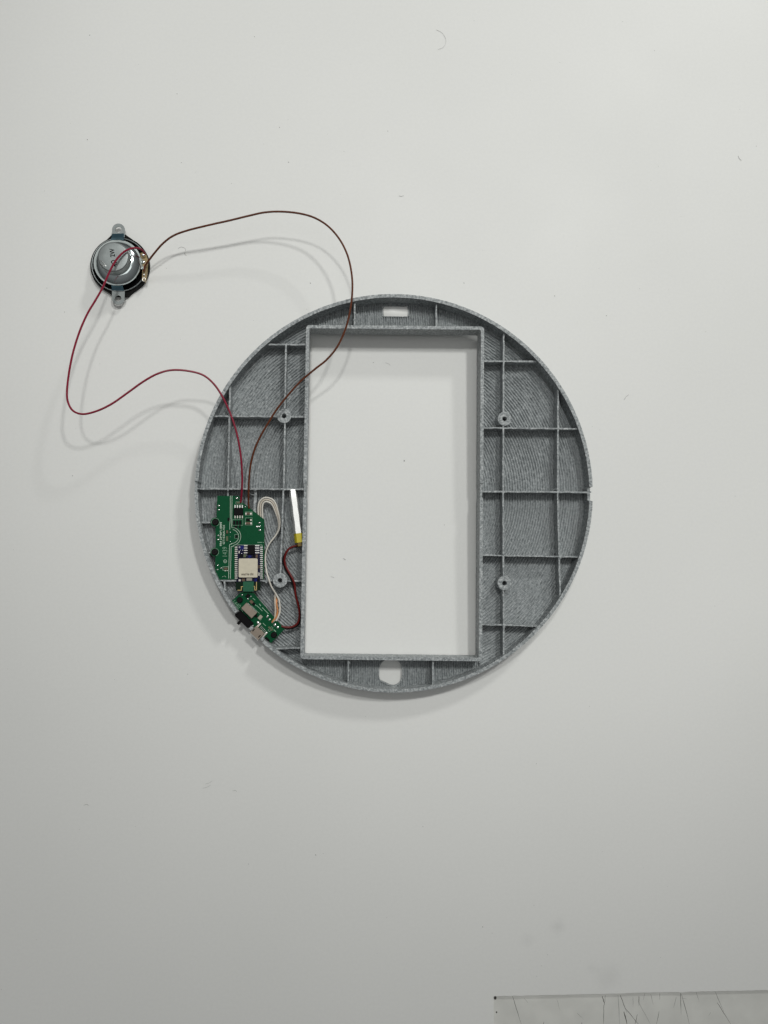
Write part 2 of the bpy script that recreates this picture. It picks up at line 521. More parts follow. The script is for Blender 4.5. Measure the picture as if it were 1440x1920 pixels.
for (px, py, s) in ((758, 864, .8), (833, 984, .5), (352, 1264, .5), (168, 66, .5), (477, 69, .5), (332, 176, .45), (524, 239, .55),
                    (727, 246, .5), (541, 304, .6), (870, 531, .6), (582, 531, .6), (164, 262, .6), (340, 305, .4), (136, 892, .5),
                    (592, 1603, .5), (905, 1738, .5), (466, 1620, .4), (1227, 95, .4), (1418, 274, .4), (645, 284, .4), (88, 540, .4),
                    (121, 585, .4), (793, 1550, .4), (1006, 1432, .4), (1040, 555, .5), (1137, 592, .6), (700, 680, .45), (612, 1001, .35)):
    speck(px, py, s)
for i in range(110):
    px, py = rd.uniform(0, 1440), rd.uniform(0, 1910)
    if (px - 738) ** 2 + (py - 930) ** 2 < 385 ** 2: continue
    if px > 900 and py > 1840: continue
    speck(px, py, rd.uniform(.15, .32))


def hair(pts, r=.09):
    q = spline([P(a, b, .15) for (a, b) in pts], 6)
    d1.tube(q, r * MM, 4)


hair([(818, 56), (829, 62), (836, 75), (832, 88), (821, 93)], .07)
hair([(1384, 292), (1386, 297), (1390, 301)], .11)
hair([(334, 466), (340, 463), (348, 467), (346, 475), (350, 480)], .08)
hair([(748, 367), (752, 368), (757, 367)], .10)
hair([(385, 1470), (392, 1468), (398, 1464)], .07); hair([(380, 1478), (388, 1476), (395, 1472)], .07)
hair([(157, 1510), (162, 1508), (166, 1510)], .10); hair([(436, 1483), (441, 1482), (444, 1484)], .08)
hair([(1170, 750), (1174, 744), (1179, 740)], .12)
hair([(644, 1047), (648, 1050)], .2); hair([(620, 1081), (627, 1083)], .10); hair([(722, 680), (728, 682), (732, 685)], .07)
tag(d1.build('dust', DUST), 'scattered dust specks and short hairs lying on the white table sheet', 'dust', kind='stuff')

# ------------------------------------------------------------------ round printed frame
LEAN[0] = True
HT = 21.0      # rim top (mm above the sheet)
ZF = 8.0       # inner floor
ZU = 5.2       # underside: the frame stands on short front pegs
ZR = 18.3      # rib tops
pt, pb_, pl, pr_ = P(738, 552.5, HT), P(736, 1297.5, HT), P(363.5, 918, HT), P(1112.5, 908, HT)
CX, CY = (pl.x + pr_.x) / 2, (pt.y + pb_.y) / 2
RO = ((pr_.x - pl.x) + (pt.y - pb_.y)) / 4
WALL = 2.6 * MM
RI = RO - WALL
C = Vector((CX, CY, 0))
frame = thing('round_frame', (CX, CY, 0), 'large round grey 3D printed frame with rectangular window and ribbed back', 'frame')
FR = (CX, CY, 0)
# window wall corners (outer edge of its top), slightly skewed as photographed
wTL, wTR, wBR, wBL = (Vector(L2(*q, HT)) for q in ((574, 609, ), (908, 612), (904, 1240), (563, 1236)))
WT = 2.5 * MM


def inset_quad(q, d):
    out = []
    n = len(q)
    cen = sum(q, Vector((0, 0))) / n
    for i in range(n):
        a, b, c = q[i - 1], q[i], q[(i + 1) % n]
        e1 = (b - a).normalized(); e2 = (c - b).normalized()
        n1 = Vector((-e1.y, e1.x)); n2 = Vector((-e2.y, e2.x))
        if n1.dot(cen - b) < 0: n1 = -n1
        if n2.dot(cen - b) < 0: n2 = -n2
        bis = (n1 + n2).normalized()
        out.append(b + bis * (d / max(.2, bis.dot(n1))))
    return out


def round_quad(q, r, n=5):
    out = []
    for i in range(4):
        a, b, c = q[i - 1], q[i], q[(i + 1) % 4]
        p0 = b + (a - b).normalized() * r; p1 = b + (c - b).normalized() * r
        for k in range(n + 1):
            t = k / n
            out.append(tuple(p0 * (1 - t) ** 2 + b * 2 * t * (1 - t) + p1 * t * t))
    return out


QO = [wTL, wTR, wBR, wBL]
win_o = round_quad(QO, 3.2 * MM); win_i = round_quad(inset_quad(QO, WT), 1.4 * MM)


def ring_wall(outer, inner, z0, ztop, name):
    """closed wall between two loops of equal length with its own height at every loop point"""
    n = len(outer); mb = MB()
    vs = [(*outer[i], z0) for i in range(n)] + [(*outer[i], ztop[i]) for i in range(n)]
    vs += [(*inner[i], z0) for i in range(n)] + [(*inner[i], ztop[i]) for i in range(n)]
    fs = []
    for i in range(n):
        j = (i + 1) % n
        fs += [(i, j, n + j, n + i), (n + i, n + j, 3 * n + j, 3 * n + i), (3 * n + i, 3 * n + j, 2 * n + j, 2 * n + i), (2 * n + i, 2 * n + j, j, i)]
    return mb.add(vs, fs)


# rim: notches where the two printed halves meet and the cut for switch and socket
def ang_of(px, py, z=HT):
    p = P(px, py, z); return math.degrees(math.atan2(p.y - CY, p.x - CX)) % 360


NSEG = 1080
rz = random.Random(2)
a_r0, a_r1 = ang_of(1113, 939), ang_of(1113, 913)
a_l0, a_l1 = ang_of(364, 903), ang_of(364, 922)
a_u0, a_u1 = ang_of(441, 1151), ang_of(492, 1202)
outer = []; inner = []; zt = []
for i in range(NSEG):
    a = 360 * i / NSEG; ra = math.radians(a)
    ro, ri, z = RO, RI, HT
    d = (a - a_r0) % 360
    if d < (a_r1 - a_r0) % 360: ro -= 1.3 * MM; ri -= 0.8 * MM; z -= 2.4
    if (a - a_l0) % 360 < (a_l1 - a_l0) % 360: ri += .9 * MM; z -= 1.2
    if (a - a_u0) % 360 < (a_u1 - a_u0) % 360: z = 15.8
    ro += rz.uniform(-.10, .10) * MM; ri += rz.uniform(-.08, .08) * MM
    outer.append((CX + ro * math.cos(ra), CY + ro * math.sin(ra)))
    inner.append((CX + ri * math.cos(ra), CY + ri * math.sin(ra)))
    zt.append((z + rz.uniform(-.08, .08)) * MM)
rim = ring_wall(outer, inner, ZU * MM, zt, 'rim').build('rim', PLA, frame, FR)


# window wall: resample so that the joint notches have points
def densify(loop, step):
    out = []
    n = len(loop)
    for i in range(n):
        a = Vector(loop[i]); b = Vector(loop[(i + 1) % n]); k = max(1, int((b - a).length / step))
        out += [tuple(a.lerp(b, t / k)) for t in range(k)]
    return out


wo = []; wi = []
for i in range(len(win_o)):
    a, b = Vector(win_o[i]), Vector(win_o[(i + 1) % len(win_o)]); c, d = Vector(win_i[i]), Vector(win_i[(i + 1) % len(win_i)])
    k = max(1, int((b - a).length / (1.0 * MM)))
    for t in range(k):
        wo.append(a.lerp(b, t / k)); wi.append(c.lerp(d, t / k))
zw = []
yn0, yn1 = L2(570, 934, HT)[1], L2(570, 906, HT)[1]
midx = (wTL.x + wTR.x) / 2
for i in range(len(wo)):
    z = HT - .2
    if yn0 < wo[i].y < yn1 and abs(wo[i].y - wTL.y) > .05:
        z -= 1.0 if wo[i].x > midx else .5
        s = 1 if wo[i].x > midx else -1
        wo[i] = wo[i] + Vector((-.5 * s * MM, 0)); wi[i] = wi[i] + Vector((.35 * s * MM, 0))
    j = rz.uniform(-.09, .09) * MM
    nrm = (wi[i] - wo[i]).normalized()
    wo[i] = wo[i] + nrm * j; wi[i] = wi[i] + nrm * rz.uniform(-.06, .06) * MM
    zw.append((z + rz.uniform(-.07, .07)) * MM)
ring_wall([tuple(p) for p in wo], [tuple(p) for p in wi], ZU * MM, zw, 'window_wall').build('window_wall', PLA, frame, FR)

# base plate in four pieces: two sides, top and bottom ends with their openings
xl = lambda y: wTL.x + (wBL.x - wTL.x) * (wTL.y - y) / (wTL.y - wBL.y)
xr = lambda y: wTR.x + (wBR.x - wTR.x) * (wTR.y - y) / (wTR.y - wBR.y)
RP = RI + 0.6 * MM


def circ_y(x, s): return CY + s * math.sqrt(max(0, RP * RP - (x - CX) ** 2))


eps = 0.7 * MM
# openings
sa, sb = L2(718.5, 593, ZF), L2(765, 575, ZF)
slot = rrect(sa[0], sa[1], sb[0], sb[1], 1.7 * MM, 5)
hc = L2(732.5, 1261, ZF); hr = 22.5 / 2.42 * MM
hole = []
for k in range(40):
    a = 2 * math.pi * k / 40
    pw = lambda q: math.copysign(abs(q) ** .78, q)
    x, y = hc[0] + hr * .96 * pw(math.cos(a)), hc[1] + hr * 1.08 * pw(math.sin(a))
    # ragged straight bite left in the lower left of the round opening
    dn = (x - hc[0]) * -.42 + (y - hc[1]) * -.907
    lim = hr * .93
    if dn > lim: x += .42 * (dn - lim); y += .907 * (dn - lim)
    hole.append((x, y))


def end_piece(s):
    ybase = (wTL.y + wTR.y) / 2 if s > 0 else (wBL.y + wBR.y) / 2
    y_in = ybase - s * eps
    xa, xb = xl(ybase), xr(ybase)
    n = 40
    pts = [(xa + (xb - xa) * i / n, circ_y(xa + (xb - xa) * i / n, s)) for i in range(n + 1)]
    pts += [(xb, y_in), (xa, y_in)]
    return pts


def side_piece(s):
    f = xl if s < 0 else xr
    yt = circ_y(f(wTL.y), 1); yb = circ_y(f(wBL.y), -1)
    a0 = math.atan2(yt - CY, f(wTL.y) - CX); a1 = math.atan2(yb - CY, f(wBL.y) - CX)
    if s < 0: a1 += 2 * math.pi
    pts = arc((CX, CY), RP, a0, a1, 90)
    e = eps * (1 if s < 0 else -1)
    return pts + [(f(wBL.y) + e, wBL.y), (f(wTL.y) + e, wTL.y)]


for s in (1, -1):
    holed_prism(end_piece(s), [slot] if s > 0 else [hole], ZU * MM + .0003 * (s > 0), (ZF - 1.9) * MM).build('base_plate', PLA, frame, FR)
for s in (-1, 1):
    pts = side_piece(s)
    MB().prism(pts, ZU * MM + .00015, (ZF - 1.9) * MM).build('base_plate', PLA, frame, FR)


# laid-down print lines of the floor: real ridges on a fine grid
def vnoise(x, y, seed):
    def h(i, j):
        v = (i * 374761393 + j * 668265263 + seed * 982451653) & 0x7fffffff
        v = ((v ^ (v >> 13)) * 1274126177) & 0x7fffffff
        return ((v ^ (v >> 16)) & 0xffff) / 65535.0
    xi = np.floor(x).astype(np.int64); yi = np.floor(y).astype(np.int64)
    fx = x - xi; fy = y - yi; fx = fx * fx * (3 - 2 * fx); fy = fy * fy * (3 - 2 * fy)
    return (h(xi, yi) * (1 - fx) + h(xi + 1, yi) * fx) * (1 - fy) + (h(xi, yi + 1) * (1 - fx) + h(xi + 1, yi + 1) * fx) * fy


def in_poly(px, py, poly):
    c = np.zeros(px.shape, bool); n = len(poly)
    for i in range(n):
        x0, y0 = poly[i]; x1, y1 = poly[(i + 1) % n]
        m = ((y0 > py) != (y1 > py))
        if y0 != y1: c ^= m & (px < (x1 - x0) * (py - y0) / (y1 - y0) + x0)
    return c


def relief(poly, holes, kind, name):
    st = .31 * MM
    xs = np.arange(min(p[0] for p in poly), max(p[0] for p in poly) + st, st)
    ys = np.arange(min(p[1] for p in poly), max(p[1] for p in poly) + st, st)
    X, Y = np.meshgrid(xs, ys)
    rx, ry = X - CX, Y - CY
    if kind == 'rings':
        r = np.hypot(rx, ry); th = np.arctan2(ry, rx)
        across = r; along = th * .14
        pitch = 2.0 * MM
    else:
        across = rx; along = ry; pitch = 1.8 * MM
    w = across + (vnoise(rx / (11 * MM), ry / (11 * MM), 5) - .5) * .7 * MM
    ph = w / pitch
    lane = np.floor(ph + .5).astype(np.int64)
    dist = np.abs(ph - np.round(ph)) * pitch / MM                 # mm from the nearest seam between laid lines
    gap = vnoise(along / (3.0 * MM), lane * 7.31, 9)              # how open each seam is along its length
    patch = vnoise(rx / (22 * MM), ry / (22 * MM), 3)
    depth = (.45 + 1.25 * np.clip(gap * 1.3 - .1 + (patch - .5) * .9, 0, 1)) * (1.0 if kind == 'rings' else 1.15)
    z = -depth * np.exp(-(dist / (.34 if kind == 'rings' else .36)) ** 2)
    z += .18 * np.cos(2 * np.pi * (ph + .5)) - .12
    z += (vnoise(rx / (1.4 * MM), ry / (1.4 * MM), 1) - .5) * .14
    Z = (ZF - .1 + z) * MM + LEAN_K * (Y - LEAN_Y) + LEAN_DZ
    cxs = (X[:-1, :-1] + st / 2); cys = (Y[:-1, :-1] + st / 2)
    keep = in_poly(cxs, cys, poly)
    for h in holes: keep &= ~in_poly(cxs, cys, h)
    ny, nx = X.shape
    idx = np.arange(ny * nx).reshape(ny, nx)
    q = np.stack([idx[:-1, :-1], idx[:-1, 1:], idx[1:, 1:], idx[1:, :-1]], -1)[keep]
    used = np.unique(q); remap = np.full(ny * nx, -1); remap[used] = np.arange(len(used)); q = remap[q]
    co = np.stack([rx.ravel()[used], ry.ravel()[used], Z.ravel()[used]], -1)
    me = bpy.data.meshes.new(name)
    me.vertices.add(len(co)); me.vertices.foreach_set('co', co.ravel())
    me.loops.add(q.size); me.loops.foreach_set('vertex_index', q.ravel().astype(np.int32))
    me.polygons.add(len(q)); me.polygons.foreach_set('loop_start', np.arange(0, q.size, 4).astype(np.int32))
    me.polygons.foreach_set('use_smooth', np.ones(len(q), bool))
    me.update(calc_edges=True)
    me.materials.append(PLAF)
    o = bpy.data.objects.new(name, me); col.objects.link(o); o.parent = frame
    o['kind'] = 'stuff'
    return o


relief(end_piece(1), [slot], 'lines', 'floor_print_lines')
relief(end_piece(-1), [hole], 'lines', 'floor_print_lines')
relief(side_piece(-1), [], 'rings', 'floor_print_lines')
relief(side_piece(1), [], 'rings', 'floor_print_lines')


# collars round the two openings
def collar(loop, w, z0, z1, name):
    c = Vector((sum(p[0] for p in loop) / len(loop), sum(p[1] for p in loop) / len(loop)))
    out = [tuple(Vector(p) + (Vector(p) - c).normalized() * w) for p in loop]
    return ring_wall(out, loop, z0, [z1] * len(loop), name).build(name, PLA, frame, FR)


collar(slot, .9 * MM, (ZF - 2.0) * MM, (ZF + .25) * MM, 'slot_lip')
collar(hole, .7 * MM, (ZF - 2.0) * MM, (ZF + .1) * MM, 'hole_lip')


# white plastic plug sitting in the slot, its top rounded
pv = []; pf = []; NP = 9
ins = .15 * MM
for j in range(NP):
    t = j / (NP - 1); y = sa[1] + ins + (sb[1] - sa[1] - 2 * ins) * t
    zz = (ZF - .35 + .9 * math.sin(math.pi * (.12 + .76 * t))) * MM
    e = 1.1 * MM * (1 - math.sin(math.pi * (.12 + .76 * t))) ** 1.5
    pv += [(sa[0] + ins + e, y, (ZU + .3) * MM), (sa[0] + ins + e, y, zz - .3 * MM), (sa[0] + ins + e + .5 * MM, y, zz), (sb[0] - ins - e - .5 * MM, y, zz), (sb[0] - ins - e, y, zz - .3 * MM), (sb[0] - ins - e, y, (ZU + .3) * MM)]
for j in range(NP - 1):
    for k in range(5): pf.append((j * 6 + k, j * 6 + k + 1, (j + 1) * 6 + k + 1, (j + 1) * 6 + k))
    pf.append((j * 6 + 5, j * 6, (j + 1) * 6, (j + 1) * 6 + 5))
pf += [(5, 4, 3, 2, 1, 0), tuple(range((NP - 1) * 6, NP * 6))]
plug = MB().add(pv, pf, True).build('slot_plug', mat('white_plug_plastic', (0.90, 0.90, 0.88), 0.4), frame, FR)
plug['label'] = 'small white plastic plug filling the slot'


# ribs
BOSSES = ((532.5, 780), (525, 1088.5), (946.3, 785.3), (946, 1093.6))


def rib(x0, y0, x1, y1, top=ZR, **kw):
    """a rib, interrupted where a screw boss stands in its way"""
    L = math.hypot(x1 - x0, y1 - y0); d = ((x1 - x0) / L, (y1 - y0) / L); rad = 9.5
    cuts = []
    for (bx, by) in BOSSES:
        t = (bx - x0) * d[0] + (by - y0) * d[1]
        off = abs((bx - x0) * d[1] - (by - y0) * d[0])
        if off < 8 and -rad < t < L + rad: cuts.append(t)
    pos = 0; e = kw.pop('e0', 1.6); e_end = kw.pop('e1', 1.6); kn = kw.pop('knots', ())
    for t in sorted(cuts):
        if t - rad > pos + 2: rib_piece(x0 + d[0] * pos, y0 + d[1] * pos, x0 + d[0] * (t - rad), y0 + d[1] * (t - rad), top, e0=e, e1=0, knots=kn, **kw); kn = ()
        pos = t + rad; e = 0
    if pos < L - 2: rib_piece(x0 + d[0] * pos, y0 + d[1] * pos, x1, y1, top, e0=e, e1=e_end, knots=kn, **kw)


def rib_piece(x0, y0, x1, y1, top=ZR, th=1.15, e0=1.6, e1=1.6, knots=()):
    a = Vector(L2(x0, y0, top)); b = Vector(L2(x1, y1, top)); d = (b - a).normalized()
    a = a - d * e0 * MM; b = b + d * e1 * MM
    pr = Vector((-d.y, d.x)); n = max(3, int((b - a).length / (3.5 * MM)))
    lo = []; vs = []; fs = []
    for i in range(n + 1):
        c = a.lerp(b, i / n) + pr * rz.uniform(-.16, .16) * MM
        w0 = th * .55 * MM; w1 = th * .5 * MM * rz.uniform(.8, 1.25)
        zz = (top + rz.uniform(-.22, .12)) * MM
        vs += [(*(c - pr * w0), (ZF - 1.9) * MM), (*(c + pr * w0), (ZF - 1.9) * MM), (*(c - pr * w1), zz), (*(c + pr * w1), zz)]
    for i in range(n):
        o = 4 * i
        fs += [(o, o + 2, o + 6, o + 4), (o + 1, o + 5, o + 7, o + 3), (o + 2, o + 3, o + 7, o + 6)]
    fs += [(0, 1, 3, 2), (4 * n, 4 * n + 2, 4 * n + 3, 4 * n + 1)]
    mb = MB().add(vs, fs)
    for (kx, ky, r) in knots:
        k = L2(kx, ky, top); mb.blob((k[0], k[1], (top - .5) * MM), r * MM, r * .8 * MM, .9 * MM, rz.uniform(0, 3), 7, 3)
    return mb.build('rib', PLA, frame, FR)


LOWR = 15.1
rib(499, 646, 572, 646, knots=((508, 645, .8),))
rib(398, 780, 571, 781.5, knots=((431, 778, 1.3),))
rib(370, 916, 569, 917.5, knots=((430, 916, 1.2), (478, 918, 1.3)))
rib(408, 1088.5, 565, 1089, top=LOWR + .9, knots=((499, 1092, 1.0),))
rib(513, 1216, 561, 1215, e0=2.5)
rib(536, 649, 532.5, 916, knots=((536.5, 660, .9),))
rib(531.5, 919, 525.5, 1088, knots=((530, 930, .9),))
rib(431.5, 722, 427.5, 916)
rib(427.5, 920, 424, 1086, top=LOWR)
rib(479, 921, 474, 1086, top=LOWR, th=2.0)
rib(378, 979.5, 402, 980, top=LOWR)
rib(389, 1036, 402, 1036, top=LOWR)
rib(420.5, 1091, 422, 1112, top=17, knots=((423, 1107, .8),))
rib(665.5, 568, 665, 608, knots=((663, 600, 1.0),))
rib(818, 570, 818, 611)
rib(653.5, 1239, 653, 1281, knots=((655, 1243, .9),))
rib(812, 1239, 811.5, 1284)
rib(908, 677, 1008, 677.5, knots=((928, 678, .7),))
rib(908, 802, 1087, 804)
rib(907, 921.5, 1106, 923, knots=((1045, 918, 1.1),), e1=1.0)
rib(907, 1041, 1087, 1044, knots=((1050, 1045, 1.7), (944, 1040, 1.0)))
rib(907, 1171, 1009, 1174, knots=((945, 1173, 1.8), (998, 1175, .8)))
rib(944.5, 623, 943.5, 921)
rib(943.5, 924, 944.5, 1230, knots=((944, 1112, .9),))
rib(1046.5, 731, 1046, 921, knots=((1047, 734, .9),))
rib(1045.5, 924, 1050.5, 1120, knots=((1046, 937, 1.1),))
# a few stray strings of plastic
for pts in (((466, 922), (471, 927), (477, 928)), ((656, 1243), (651, 1239), (648, 1236)), ((1036, 920), (1041, 917), (1046, 918)), ((419, 1108), (424, 1107), (426, 1105))):
    MB().tube(spline([P(a, b, ZR - .4) for a, b in pts], 5), .25 * MM, 5).build('plastic_string', PLA, frame, FR)

# screw bosses, each with its bore, and pegs on the front side that carry the frame
for (px, py) in BOSSES:
    zb = ZR + .5
    c = P(px, py, zb)
    R0, R1 = 5.5 * MM, 1.7 * MM
    prof = [(R0 * 1.04, (ZF - 1.9) * MM), (R0, (zb - .4) * MM), (R0 - .35 * MM, zb * MM), (R1 + .2 * MM, zb * MM), (R1, (zb - .3) * MM), (R1, (ZF + .4) * MM)]
    MB().lathe(c, prof, 36, close_top=True).build('boss', PLA, frame, FR)
    q = MB().lathe(c, [(4 * MM, -lean(c.y)), (4 * MM, (ZU + .2) * MM)], 24, close_bottom=True).build('front_peg', PLA, frame, FR)

# ------------------------------------------------------------------ main circuit board
Z0 = LOWR; ZT = 16.3
bo = [(407.4, 929.5), (447, 930), (452, 936), (454.5, 942), (474, 957), (495.5, 974), (495.8, 1022), (494.3, 1086), (405.5, 1087),
      (403.3, 1080), (403.6, 1050)]
bp = [L2(x, y, ZT) for x, y in bo]


def lobe(px, py, r, a0, a1):
    c = L2(px, py, ZT); return arc(c, r * MM, math.radians(a0), math.radians(a1), 12)


outline = bp + lobe(402.5, 1035, 3.1, 285, 75)[0:0]
outline = bp + [L2(404, 1044, ZT)] + lobe(402.5, 1035, 3.3, 290, 80) + [L2(404.5, 1022, ZT), L2(404, 990, ZT)] + lobe(403.5, 979, 3.5, 290, 70) + [L2(406, 965, ZT), L2(406.2, 958, ZT)]
root = P(450, 1010, 0); root.z = LOWR * MM
main = thing('circuit_board', root, 'larger green circuit board with cream module sticker beside loop of white cable', 'circuit board')
MRT = tuple(root)
b = MB().prism(outline, Z0 * MM, ZT * MM).build('board', GREEN, main, MRT)
b.data.materials.append(BOARDEDGE)
for p in b.data.polygons:
    if abs(p.normal.z) < .5: p.material_index = 1
zs = ZT * MM + .00001
Q = lambda x, y: L2(x, y, ZT)


def A(u, v):      # 1440-px zoom of photo region (395,920)+110
    return Q(395 + u * 110 / 1440, 920 + v * 110 / 1440)


def B(u, v):      # zoom of (395,1000)+110
    return Q(395 + u * 110 / 1440, 1000 + v * 110 / 1440)


# printed outlines
lw = .32 * MM
m = MB(); line(m, [A(482, 125), A(482, 700), A(470, 830), A(470, 950)], lw, zs); m.build('printed_line', SILK, main, MRT)
m = MB(); line(m, [A(525, 125), A(515, 880), A(530, 915)], lw, zs); m.build('printed_line', SILK, main, MRT)
cc = A(515, 1125); 
m = MB(); line(m, arc(cc, .0135 * 1.0 * (110 / 1440) * 1000 / 2.47 / 1000 * 1e0 if False else (170 * 110 / 1440 / 2.467) * MM, math.radians(80), math.radians(-95), 16), lw, zs); m.build('printed_arc', SILK, main, MRT)
m = MB(); line(m, arc(cc, (222 * 110 / 1440 / 2.467) * MM, math.radians(78), math.radians(-80), 18), lw, zs); m.build('printed_arc', SILK, main, MRT)
m = MB(); line(m, [B(520, 262), B(462, 275), B(440, 1105)], lw, zs); m.build('printed_line', SILK, main, MRT)
m = MB(); line(m, [B(560, 318), B(502, 325), B(485, 1110)], lw, zs); m.build('printed_line', SILK, main, MRT)
m = MB(); line(m, [B(640, 285), B(1262, 285), B(1262, 320)], .22 * MM, zs); m.build('printed_line', SILK, main, MRT)
for (u0, v0, u1, v1) in ((850, 520, 1025, 605), (850, 665, 1020, 845), (540, 710, 790, 850), (620, 270, 770, 330), (590, 1075, 680, 1170)):
    m = MB(); line(m, [A(u0, v0), A(u1, v0), A(u1, v1), A(u0, v1), A(u0, v0)], .2 * MM, zs); m.build('printed_frame', SILKD, main, MRT)
for (u0, v0, u1, v1) in ((300, 820, 440, 905),):
    m = MB(); line(m, [B(u0, v0), B(u1, v0), B(u1, v1), B(u0, v1), B(u0, v0)], .2 * MM, zs); m.build('printed_frame', SILK, main, MRT)
# faint copper traces below the mask
for pts in (((905, 950), (905, 1210), (850, 1290)), ((940, 1000), (940, 1230), (880, 1300)), ((820, 900), (905, 905), (905, 950)), ((1100, 960), (1190, 1050), (1190, 1260)), ((220, 520), (220, 760)), ((180, 1260), (180, 1400))):
    m = MB(); line(m, [A(*p) for p in pts], .5 * MM, ZT * MM); m.build('trace', GREEN2, main, MRT)
# rings of print round the screws, and the screws
for (px, py, r) in ((404, 979, 2.95), (402.8, 1035, 2.95)):
    c = Q(px, py)
    m = MB(); line(m, arc(c, r * MM, math.radians(-70), math.radians(200), 20), .22 * MM, zs); m.build('printed_arc', SILKD, main, MRT)
    s = MB().lathe((c[0], c[1]), [(2.5 * MM, ZT * MM), (2.5 * MM, (ZT + .7) * MM), (1.9 * MM, (ZT + 1.3) * MM)], 20).build('screw', SCREWB, main, MRT)
    x = MB(); x.box(c, (1, .4), 1.3 * MM, .25 * MM, (ZT + 1.28) * MM, (ZT + 1.33) * MM); x.box(c, (-.4, 1), 1.3 * MM, .25 * MM, (ZT + 1.29) * MM, (ZT + 1.34) * MM)
    x.build('cross_slot', CHIP, s)
    x_o = x
for o in [o for o in bpy.data.objects if o.name.startswith('cross_slot')]:
    for v in o.data.vertices: v.co -= Vector(MRT)
# solder points
for (u, v, rx, ry, tilt) in ((200, 368, .85, .7, 0), (200, 472, .85, .6, 0), (185, 1100, .8, .65, 0), (185, 1200, .85, .7, 0), (480, 1020, .55, .55, 0), (478, 1135, .4, .35, 0),
                             (478, 1250, .45, .4, 0), (1200, 788, 1.1, .6, .2), (1205, 970, 1.1, .75, 0), (850, 398, .8, .45, -.5)):
    c = A(u, v); MB().blob((*c, ZT * MM), rx * MM, ry * MM, .5 * MM, tilt).build('solder_joint', SOLDER, main, MRT)
for (u, v) in ((175, 785), (170, 890), (255, 855)):
    c = B(u, v); MB().blob((*c, ZT * MM), .8 * MM, .6 * MM, .45 * MM, .3).build('solder_joint', SOLDER, main, MRT)
c = A(1165, 880); m = MB(); m.blob((*A(1125, 880), ZT * MM), .6 * MM, .8 * MM, .5 * MM); m.blob((*A(1205, 880), ZT * MM), .8 * MM, .7 * MM, .5 * MM); m.box(c, (1, 0), 1.4 * MM, .35 * MM, ZT * MM, (ZT + .4) * MM)
m.build('solder_joint', SOLDER, main, MRT)
c = A(645, 185); MB().blob((*c, ZT * MM), 1.3 * MM, .9 * MM, .9 * MM, -.5).build('solder_joint', SOLDER, main, MRT)
c = A(745, 215); MB().blob((*c, ZT * MM), 1.2 * MM, .9 * MM, .8 * MM, .2).build('solder_joint', SOLDER, main, MRT)


def small_part(name, zone, u0, v0, u1, v1, h, mm, parent=main, root_=MRT, z=ZT, bev=.12):
    a, b_ = zone(u0, v0), zone(u1, v1)
    return MB().box(((a[0] + b_[0]) / 2, (a[1] + b_[1]) / 2), (1, 0), abs(b_[0] - a[0]) / 2, abs(b_[1] - a[1]) / 2, z * MM, (z + h) * MM, bev * MM).build(name, mm, parent, root_)


ch = small_part('chip', A, 575, 425, 800, 605, 1.5, CHIP, bev=.25)
for k in range(4):
    u = 600 + k * 60
    small_part('chip_pin', A, u - 16, 352, u + 16, 425, .5, SOLDER)
    small_part('chip_pin', A, u - 14, 605, u + 14, 680, .5, TIN)
for (u0, v0, u1, v1, mm) in ((890, 535, 960, 590, BRCHIP), (880, 690, 965, 740, CHIP), (870, 770, 975, 830, BRCHIP), (555, 740, 605, 835, CHIP), (630, 740, 680, 835, CHIP), (705, 735, 750, 830, CHIP),
                             (640, 280, 720, 318, mat('olive_chip', (.10, .12, .06), .5)), (605, 1095, 665, 1155, CHIP), (420, 665, 465, 740, CHIP), (385, 975, 430, 1050, BRCHIP), (380, 1120, 430, 1240, mat('olive_chip', (.1, .12, .06), .5)),
                             (590, 860, 660, 905, CHIP), (700, 850, 735, 915, CHIP)):
    r = small_part('resistor', A, u0, v0, u1, v1, .7, mm)
for (u0, v0, u1, v1) in ((965, 540, 1010, 590), (850, 540, 885, 590), (970, 700, 1010, 740), (975, 775, 1010, 830), (850, 780, 868, 830)):
    small_part('solder_pad', A, u0, v0, u1, v1, .35, TIN, bev=.08)
small_part('resistor', B, 330, 840, 420, 888, .7, BRCHIP)
for (u0, v0, u1, v1) in ((345, 905, 375, 930), (395, 905, 420, 925)): small_part('solder_pad', B, u0, v0, u1, v1, .3, TIN, bev=.06)
# lettering, reading upwards
text_mesh('FR4 23*40*1.0MM', 'lettering', 2.1 * MM, A(252, 1065), math.pi / 2, zs, SILK, main, MRT, .00004, 1.15)
text_mesh('GT1526A-V21', 'lettering', 2.0 * MM, A(325, 1075), math.pi / 2, zs, SILK, main, MRT, .00003, 1.25)
text_mesh('1439', 'lettering', 5.2 * MM, B(355, 460), math.pi / 2, zs, SILKD, main, MRT, -.00008, .78)
text_mesh('©', 'lettering', 3.6 * MM, B(362, 685), math.pi / 2, zs, SILK, main, MRT)
m = MB(); line(m, arc(B(330, 1100), 1.6 * MM, math.radians(30), math.radians(150), 8), .2 * MM, zs); m.build('printed_arc', SILK, main, MRT)
m = MB(); line(m, [B(1150, 222), B(1255, 222)], .45 * MM, zs); line(m, [B(1280, 222), B(1300, 222)], .3 * MM, zs); m.build('printed_line', SILKD, main, MRT)

# radio module soldered on the board
ZM = 17.2
mod_a, mod_b = B(640, 290), B(1215, 1195)
mod = MB().prism([B(640, 290), B(1215, 290), B(1215, 1195), B(640, 1195)], ZT * MM, ZM * MM).build('radio_module', NAVY, main, MRT)
ant = MB().prism([B(622, 1196), B(1225, 1196), B(1225, 1400), B(622, 1400)], ZT * MM + .0001, ZM * MM - .00003).build('antenna_strip', DGREEN, mod, MRT)
ant.location = (0, 0, 0)


def sub(o):       # children of parts keep the same local origin as their thing
    return o


